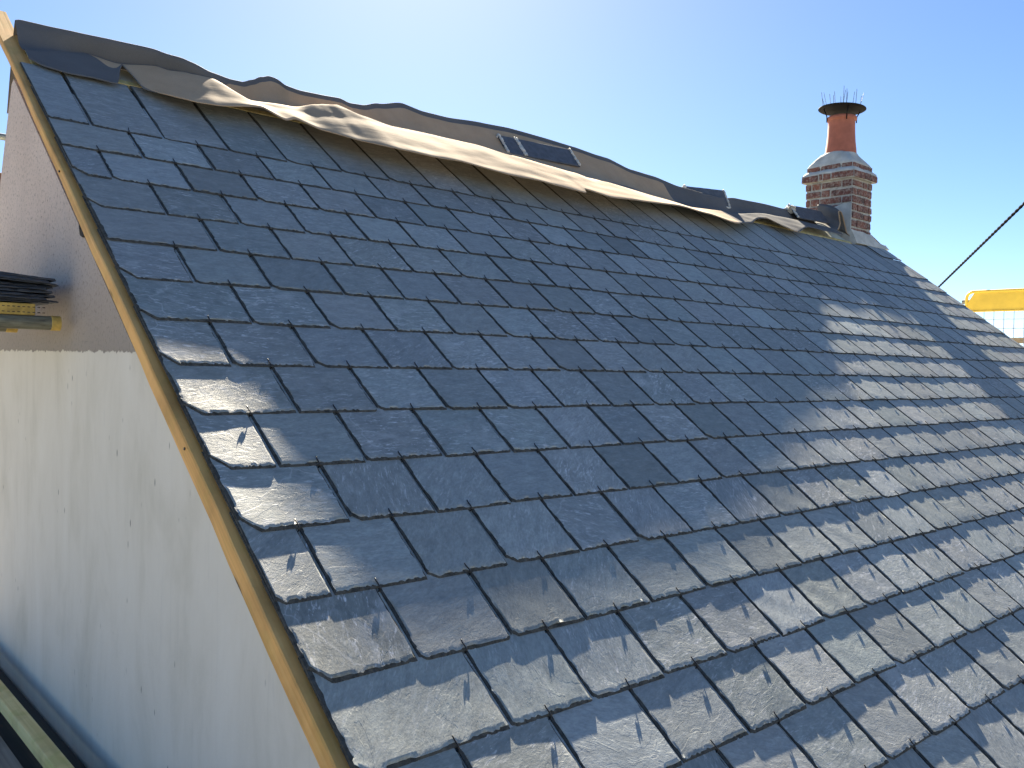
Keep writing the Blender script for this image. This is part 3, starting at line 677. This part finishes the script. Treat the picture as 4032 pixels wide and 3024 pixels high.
b.add([(X1, Y0-.006, rz(.345)), (7.84, Y0-.006, rz(.262)), (7.84, Y0+.3, rz(.262)), (X1, Y0+.3, rz(.345)), (7.84, Y0+.3, rz(0.1)), (7.84, Y0-.006, rz(0.1))], [(0, 1, 2, 3), (1, 5, 4, 2)])
b.build('mortar_fillet', CEMENT, chim, bevel=.004)

# ------------------------------------------------------------------ the loose roofing membrane along the ridge
def interp(tab, x, c):
    if x <= tab[0][0]: return tab[0][c]
    for i in range(len(tab)-1):
        a, b_ = tab[i], tab[i+1]
        if x <= b_[0]:
            t = (x-a[0])/max(1e-6, b_[0]-a[0])
            p0 = tab[max(0, i-1)][c]; p3 = tab[min(len(tab)-1, i+2)][c]
            lin = a[c]+(b_[c]-a[c])*t
            sm_ = t*t*(3-2*t)
            return 0.5*lin+0.5*(a[c]+(b_[c]-a[c])*sm_)
    return tab[-1][c]
def to_roof(y, z):
    return ((y*CP+z*SP)/S, (-y*SP+z*CP)/S)
def cr(p, t):
    n = len(p)-1; x = t*n; i = min(int(x), n-1); f = x-i
    q = [p[max(0, i-1)], p[i], p[i+1], p[min(n, i+2)]]
    return tuple(0.5*((2*q[1][k])+(-q[0][k]+q[2][k])*f+(2*q[0][k]-5*q[1][k]+4*q[2][k]-q[3][k])*f*f+(-q[0][k]+3*q[1][k]-3*q[2][k]+q[3][k])*f**3) for k in range(2))
NX, NP = 420, 80
def blend(x, a, w): return min(1.0, max(0.0, 0.5+(x-a)/w))
mv = []; mf = []; side = []
for i in range(NX+1):
    X = 0.035+(6.86-0.035)*i/NX
    ty, tz = interp(CREST, X, 1), interp(CREST, X, 2)
    fy, fz = interp(FOLD, X, 1), interp(FOLD, X, 2)
    lv, ln = interp(LIP, X/S, 1), interp(LIP, X/S, 2)
    Tv, Tn = to_roof(ty, tz); Fv_, Fn = to_roof(fy, fz); Fn = max(.09, Fn)
    if Fv_ > Tv-.25: Fv_ = Tv-.25
    R2 = to_roof(ty+.15, tz-.36); R1 = to_roof(ty+.09, tz-.17)
    Vv, Vn = Tv+(Fv_-Tv)*.5, max(.03, min(Tn, Fn)-.22)
    prof = [R2, R1, (Tv+.12, Tn-.03), (Tv, Tn), (Vv, Vn), (Fv_+.035, Fn-.045), (Fv_, Fn), (Fv_*.66+lv*.34, Fn*.62+ln*.38+.004), (Fv_*.3+lv*.7, Fn*.27+ln*.73+.005), (lv+.05, ln+.004), (lv, ln-.015)]
    for j in range(NP+1):
        s_ = j/NP
        v, n = cr(prof, s_)
        k = min(1.0, (X-.03)/.3)
        q = noise.noise(Vector((X*5.0, v*1.4, 3.1)))*.010+noise.noise(Vector((X*16, v*4, 7.7)))*.0012+noise.noise(Vector((X*2.2, v*3, 1.2)))*.007
        g = 1.0 if s_ > .33 else .45
        mv.append(RF(X/S, v+q*.5*g, max(n+q*k*g, .012) if s_ > .27 else n+q*k*g*.5))
        wv = .05*math.sin(X*9)
        up = min(blend(X, .60+wv+(.55-s_)*1.2, .06), 1-blend(X, 4.35, .08))
        dn = min(blend(X, .30+(s_-.555)*.55, .06), 1-blend(X, 4.80+wv, .10))
        if s_ < .302: val = 0.0
        elif s_ < .555: val = up if s_ < .42 else min(up, 1-blend(X, 3.62+wv, .08))
        else: val = dn
        if s_ > .91: val = max(val, min(blend(X, 5.45, .06), 1-blend(X, 5.82, .06)))
        side.append(val)
for i in range(NX):
    for j in range(NP):
        a = i*(NP+1)+j; mf.append((a, a+1, a+NP+2, a+NP+1))
mem = mesh_obj('roofing_membrane', mv, mf, MEMB, None, None, True, label='long loose sheet of grey and tan roofing membrane draped in waves along the ridge', cat='membrane')
at = mem.data.attributes.new('tan_side', 'FLOAT', 'POINT'); at.data.foreach_set('value', side)
ORIGIN[mem.name] = Matrix.Identity(4)
# the end that curls up beside the chimney
cp = [(6.80, .345, .300), (6.88, .345, .300), (6.945, .345, .325), (6.975, .345, .385), (6.968, .35, .445), (6.972, .355, .485), (6.995, .36, .50), (7.03, .365, .495), (7.07, .37, .455), (7.105, .37, .38), (7.12, .36, .31), (7.16, .34, .275)]
cv = []; cf = []; nD = 12
cpp = []
for i in range(len(cp)-1):
    for t in range(4):
        cpp.append(tuple(cp[i][k]+(cp[i+1][k]-cp[i][k])*t/4 for k in range(3)))
cpp.append(cp[-1])
for i, (x, y, z) in enumerate(cpp):
    for j in range(nD+1):
        t = j/nD
        cv.append(Vector((x+.01*math.sin(t*5+i*.2)+.05*t, y-.03+.26*t, Z0+z+.05*t*(1-t)*2+.10*t)))
for i in range(len(cpp)-1):
    for j in range(nD): a = i*(nD+1)+j; cf.append((a, a+1, a+nD+2, a+nD+1))
o = mesh_obj('curled_end', cv, cf, MEMB, mem, None, True)
at = o.data.attributes.new('tan_side', 'FLOAT', 'POINT'); at.data.foreach_set('value', [1.0 if j == 0 and i > 6 else 0.0 for i in range(len(cpp)) for j in range(nD+1)])
md = o.modifiers.new('smooth', 'SUBSURF'); md.levels = 1; md.render_levels = 1
sd = o.modifiers.new('thick', 'SOLIDIFY'); sd.thickness = 0.004

# ------------------------------------------------------------------ clay ridge tiles lying on it as weights
def ridge_tile(loc, length, rot, label, wing=.165, ang=52, seed=0, rims=(1, 1)):
    r = random.Random(seed); t = empty('ridge_tile', loc, label, 'ridge tile', 'clay ridge tiles weighing down the membrane')
    t.rotation_euler = rot
    ORIGIN.pop(t.name, None)
    a = math.radians(ang); ca, sa = math.cos(a), math.sin(a); th = .013
    pr = [(0, 0), (-wing*ca, -wing*sa), (-wing*ca+th*sa, -wing*sa-th*ca), (0, -th/ca), (wing*ca-th*sa, -wing*sa-th*ca), (wing*ca, -wing*sa)]
    b = MB(); n = 10; vs = []
    for i in range(n+1):
        x = length*i/n
        vs += [Vector((x, y+r.uniform(-.0008, .0008), z+r.uniform(-.0008, .0008))) for y, z in pr]
    b.add(vs, [(i*6+k, i*6+(k+1) % 6, (i+1)*6+(k+1) % 6, (i+1)*6+k) for i in range(n) for k in range(6)]+[(5, 4, 3, 2, 1, 0), tuple(n*6+k for k in range(6))])
    b.build('tile_body', TILE_M, t, bevel=.0025)
    def rim(path, rad):
        pts = []; b = MB()
        for i in range(len(path)-1):
            for k in range(9):
                f = k/9; pts.append(Vector(path[i]).lerp(Vector(path[i+1]), f)+Vector((r.uniform(-1, 1), r.uniform(-1, 1), r.uniform(-1, 1)))*.0025)
        pts.append(Vector(path[-1])); b.tube(pts, [rad*r.uniform(.55, 1.35) for _ in pts], 7); b.build('mortar_rim', TILE_MORTAR, t, smooth=True)
    for on, x in zip(rims, (0.004, length-.004)):
        if on: rim([(x, -wing*ca, -wing*sa+.002), (x, -wing*ca*.5, -wing*sa*.5+.002), (x, 0, .002), (x, wing*ca, -wing*sa)], .0085)
    if rims[0] == 2: rim([(0, -wing*ca, -wing*sa), (length*.5, -wing*ca, -wing*sa), (length, -wing*ca, -wing*sa)], .008)
    if rims[0] == 3:
        rim([(0, -wing*ca*.3, -wing*sa*.4), (0.02, 0, -.03), (0, wing*ca*.5, -wing*sa*.6)], .03)
    return t
ridge_tile((2.800, .440, Z0+.453), .150, (0, -.03, 0), 'short cut piece of ridge tile, butted against the left end of a longer tile', seed=1)
ridge_tile((2.957, .440, Z0+.458), .500, (0, -.035, 0), 'long dark ridge tile lying under the brown membrane crest, beside a short cut piece', seed=2, rims=(1, 1))
ridge_tile((4.69, .400, Z0+.405), .47, (math.radians(14), -.06, math.radians(-5)), 'tilted dark ridge tile with pale mortar edges lying alone halfway to the chimney', seed=3, rims=(2, 1))
ridge_tile((6.37, .500, Z0+.500), .56, (0, -.03, 0), 'dark ridge tile with lumpy mortar in its end, nearest the chimney', seed=4, rims=(3, 0))

# ------------------------------------------------------------------ scaffold by the near gable
def tube_thing(name, p0, p1, r, mat, label, cat, group=None, band=None):
    b = MB(); p0 = Vector(p0); p1 = Vector(p1); d = (p1-p0).normalized()
    t = empty(name, p0, label, cat, group)
    a = d.cross(Vector((0, 0, 1))).normalized(); c = d.cross(a); seg = 24; vs = []
    for p in (p0, p1, p1, p0):
        rad = r if len(vs) < 2*seg else r-.004
        vs += [p+(a*math.cos(2*math.pi*k/seg)+c*math.sin(2*math.pi*k/seg))*rad for k in range(seg)]
    b.add(vs, [(i*seg+k, i*seg+(k+1) % seg, ((i+1) % 4)*seg+(k+1) % seg, ((i+1) % 4)*seg+k) for i in range(4) for k in range(seg)])
    b.build('tube', mat, t, smooth=True, angle=40)
    if band:
        b = MB(); vs = []
        for s0, rad in ((0.0, r-.002), (-.002, r+.0015), (band, r+.0018), (band+.002, r)):
            vs += [p0+d*s0+(a*math.cos(2*math.pi*k/seg)+c*math.sin(2*math.pi*k/seg))*rad for k in range(seg)]
        b.add(vs, [(i*seg+k, i*seg+(k+1) % seg, (i+1)*seg+(k+1) % seg, (i+1)*seg+k) for i in range(3) for k in range(seg)]+[tuple(range(seg))])
        b.build('end_band', YELLOW_OLD, t, smooth=True, angle=40)
    return t
TUBE_M = simple('scaffold_tube_worn', (0.17, 0.16, 0.11), 0.6, 0.3, 14, 0.55, 0.3, 0.001, (1, 6, 6))
tube_thing('scaffold_tube', (-.045, -.55, Z0-.9165), (-2.0, -.55, Z0-.9165), .0242, TUBE_M, 'thick worn scaffold tube with a yellow end, under the stacked slates by the gable', 'scaffold tube', 'scaffold tubes by the near gable', band=.026)
tube_thing('scaffold_tube', (-.062, -.02, Z0-.9165), (-2.0, -.02, Z0-.9165), .0242, TUBE_M, 'lower dark scaffold tube with a yellow end, mostly hidden behind the thicker looking tube', 'scaffold tube', 'scaffold tubes by the near gable', band=.035)
tube_thing('scaffold_tube', (1.0, 2.3, Z0+.312), (-2.4, 2.3, Z0+.312), .0205, GALV, 'plain grey scaffold tube against the sky beyond the edge of the gable', 'scaffold tube', 'scaffold tubes by the near gable')
RED_WOOD = wood_mat('red_brown_board', (0.10, 0.045, 0.03), (0.19, 0.085, 0.05), (0.27, 0.13, 0.07), 'x')
b = MB(); b.box((-1.8, 2.32, Z0-.215), (.386, 2.358, Z0+.095)); b.build('timber_board', RED_WOOD, bevel=.006, label='reddish brown timber board at the far back edge of the gable, below a grey tube', cat='board')

# board carrying the stacked slates, a slotted yellow band round its end
sb = empty('scaffold_board', (-.236, -.56, Z0-.892), 'scaffold board with a slotted yellow end band carrying the stacked slates', 'scaffold board')
b = MB(); b.box((-.348, -.555, Z0-.892), (-.124, 1.9, Z0-.854)); b.build('plank', BOARD, sb, bevel=.004)
b = MB(); b.box((-.350, -.5585, Z0-.8925), (-.122, -.535, Z0-.8525)); band = b.build('end_band', YELLOW_OLD, sb, bevel=.004)
b = MB()
for x in [-.302+.0155*i for i in range(14)]:
    for z in (-.8645, -.8825): b.box((x, -.5592, Z0+z-.0014), (x+.008, -.5570, Z0+z+.0014))
b.build('slot', DARK, band)

def loose_slate(cx, cy, z, rz_, tilt, roll, th, label, seed):
    r = random.Random(seed); hw, hl = .135*r.uniform(.97, 1.03), .25
    out = []
    def side(p, q, n):
        for i in range(n):
            f = i/n; out.append((p[0]+(q[0]-p[0])*f, p[1]+(q[1]-p[1])*f))
    side((-hw, -hl), (hw, -hl), 22); side((hw, -hl), (hw, hl), 34); side((hw, hl), (-hw, hl), 12); side((-hw, hl), (-hw, -hl), 18)
    n = len(out); vs = []
    Rm = Matrix.Translation((cx, cy, z)) @ Matrix.Rotation(rz_, 4, 'Z') @ Matrix.Rotation(tilt, 4, 'Y') @ Matrix.Rotation(roll, 4, 'X')
    for zz_, ins in ((0, 0.0), (th*.35, 0), (th, 1)):
        for x, y in out:
            e = (r.uniform(.002, .010) if ins else 0)+r.uniform(0, .0025)
            vs.append(Rm @ Vector((x*(1-e/hw), y*(1-e/hl), zz_+r.uniform(-.0006, .0006)+.0018*math.sin(x*9+y*5+seed))))
    b = MB(); b.add(vs, [(i*n+k, i*n+(k+1) % n, (i+1)*n+(k+1) % n, (i+1)*n+k) for i in range(2) for k in range(n)]+[tuple(reversed(range(n))), tuple(2*n+k for k in range(n))], 0)
    return b.build('loose_slate', [STACK_M], label=label, cat='slate', group='spare slates stacked on the scaffold board')
STACK_M = simple('stacked_slate', (0.045, 0.047, 0.052), 0.55, 0, 30, 0.35, 0.5, 0.003, (1, 1, 6))
zc = Z0-.8515
NS = 10; th = [.0065, .006, .009, .008, .010, .007, .008, .007, .010, .008]
for i in range(NS):
    dx = [-.040, -.012, -.05, -.028, -.022, -.045, -.03, -.012, -.028, -.004][i]
    lab = 'topmost dark slate of the pile by the gable, sticking out furthest' if i == NS-1 else ('lowest dark slate of the pile, lying straight on the scaffold board' if i == 0 else 'dark slate inside the pile by the gable, with other slates above and below it')
    loose_slate(-.175+dx, -.315+rnd.uniform(-.012, .012), zc, rnd.uniform(-.05, .05), .010*i/2+(.02 if i > 6 else 0), rnd.uniform(-.006, .006), th[i], lab, 40+i)
    zc += th[i]+.0022
# boards underfoot and the batten lying between them and the wall
for i, lab in enumerate(['grey scaffold board underfoot, next to the wall', 'grey scaffold board underfoot, second from the wall', 'grey scaffold board underfoot, third from the wall', 'grey scaffold board underfoot, furthest from the wall']):
    x1 = -.195-.232*i
    b = MB(); b.box((x1-.225, -4.9+.1*(i % 2), Z0-2.40), (x1, 1.5, Z0-2.362), jit=.002)
    b.build('scaffold_board', BOARD, bevel=.004, label=lab, cat='scaffold board', group='scaffold boards underfoot')
b = MB(); b.box((-.250, -4.6, Z0-2.448), (-.006, 1.6, Z0-2.410), jit=.002)  # added board, closes the gap by the wall against light bounced from the ground
b.build('scaffold_board', GAP_SHADE, bevel=.004, label='added board closing the gap at the foot of the gable, coloured dark as its shade', cat='scaffold board', group='scaffold boards underfoot')
b = MB(); b.box((-.158, -3.0, Z0-2.345), (-.108, 1.3, Z0-2.30), jit=.003)
b.build('timber_batten', PINE_BRIGHT, bevel=.004, label='long yellow green timber batten lying along the foot of the gable', cat='batten')
for yy, lab in ((-3.4, 'timber bearer under the scaffold boards, nearest the eaves'), (-.6, 'timber bearer under the scaffold boards, below the stacked slates'), (1.2, 'timber bearer under the far end of the scaffold boards')):
    b = MB(); b.prism([(-1.35, yy, Z0-2.58), (-.02, yy, Z0-2.58), (-.02, yy, Z0-2.450), (-.262, yy, Z0-2.450), (-.262, yy, Z0-2.402), (-1.35, yy, Z0-2.402)], (0, .1, 0))
    b.build('timber_bearer', BOARD, bevel=.004, label=lab, cat='timber bearer', group='bearers under the scaffold boards')
b = MB(); b.box((-.19, -1.17, Z0-2.409), (-.02, -.98, Z0-2.347)); b.build('timber_block', BOARD, bevel=.004, label='grey timber block under the yellow green batten, at the bottom corner of the photo', cat='timber block')
b = MB(); b.box((-.19, .9, Z0-2.409), (-.02, 1.08, Z0-2.347)); b.build('timber_block', BOARD, bevel=.004, label='grey timber block under the far end of the yellow green batten', cat='timber block')

# ------------------------------------------------------------------ yellow edge barrier beyond the far verge
XB = 9.30
bar = empty('edge_barrier', (XB, -1.2, Z0-1.30), 'yellow edge protection barrier with a solid top panel over wire mesh, beyond the far verge', 'barrier')
b = MB(); R_ = .07; yl, yr, zt, zb = .055, -2.45, Z0-.115, Z0-1.30
path = [(XB, yl, zb)]+[(XB, yl-R_+R_*math.cos(q), zt-R_+R_*math.sin(q)) for q in [math.pi/2*k/8 for k in range(9)]]+[(XB, yr+R_-R_*math.sin(q), zt-R_+R_*math.cos(q)) for q in [math.pi/2*k/8 for k in range(9)]]+[(XB, yr, zb), (XB, yl, zb)]
b.tube(path, .0165, 12); b.build('frame', YELLOW, bar, smooth=True)
b = MB(); b.prism([(XB-.004, .045, Z0-.235), (XB-.004, -.025, Z0-.125), (XB-.004, yr+.02, Z0-.125), (XB-.004, yr+.01, Z0-.333), (XB-.004, .045, Z0-.333)], (.006, 0, 0))
b.box((XB-.016, yr+.01, Z0-.337), (XB+.016, .045, Z0-.322)); b.build('top_panel', YELLOW, bar, bevel=.002)
b = MB(); y = -.03
while y > yr: b.tube([(XB, y, Z0-.33), (XB, y, zb)], .0035, 5); y -= .1
z = Z0-.42
while z > zb: b.tube([(XB+.006, yl, z), (XB+.006, yr, z)], .0035, 5); z -= .1
b.build('wire_mesh', MESHWIRE, bar)
tube_thing('scaffold_tube', (9.6, .215, Z0-.198), (9.6, -2.9, Z0-.198), .0242, GALV, 'grey scaffold tube just showing behind the yellow barrier panel', 'scaffold tube', 'scaffold tubes beyond the far verge')
b = MB(); b.box((9.62, -2.9, Z0-.668), (9.658, .55, Z0-.606)); b.build('guard_board', simple('pale_board', (.20, .17, .13), .8, 0, 12, .3, .3, .002, (6, 1, 6)), bevel=.004, label='pale wooden guard rail seen through the wire mesh of the yellow barrier', cat='guard rail')
for yy, lab in ((-.75, 'upright grey scaffold pole behind the left half of the yellow barrier'), (-2.6, 'upright grey scaffold pole behind the right end of the yellow barrier')):
    tube_thing('scaffold_pole', (9.68, yy, 0.0), (9.68, yy, Z0-.12), .0242, GALV, lab, 'scaffold pole', 'scaffold tubes beyond the far verge')

# ------------------------------------------------------------------ overhead cable
p0 = Vector((7.292, -1.164, Z0+.433)); p1 = Vector((10.943, 1.065, Z0+.104)); d = p1-p0
A_ = p0-d*1.6; B_ = p1+d*9
b = MB(); dn = d.normalized(); a = dn.cross(Vector((0, 0, 1))).normalized(); c = dn.cross(a)
L_ = (B_-A_).length; n = int(L_/.035)
for ph in (0, math.pi):
    pts = []
    for i in range(n+1):
        q = i*.035; pts.append(A_+dn*q+(a*math.cos(q*24+ph)+c*math.sin(q*24+ph))*.0050)
    b.tube(pts, .0095, 7)
b.build('overhead_cable', CABLE_M, smooth=True, label='dark twisted overhead cable rising to the right behind the far verge', cat='cable')
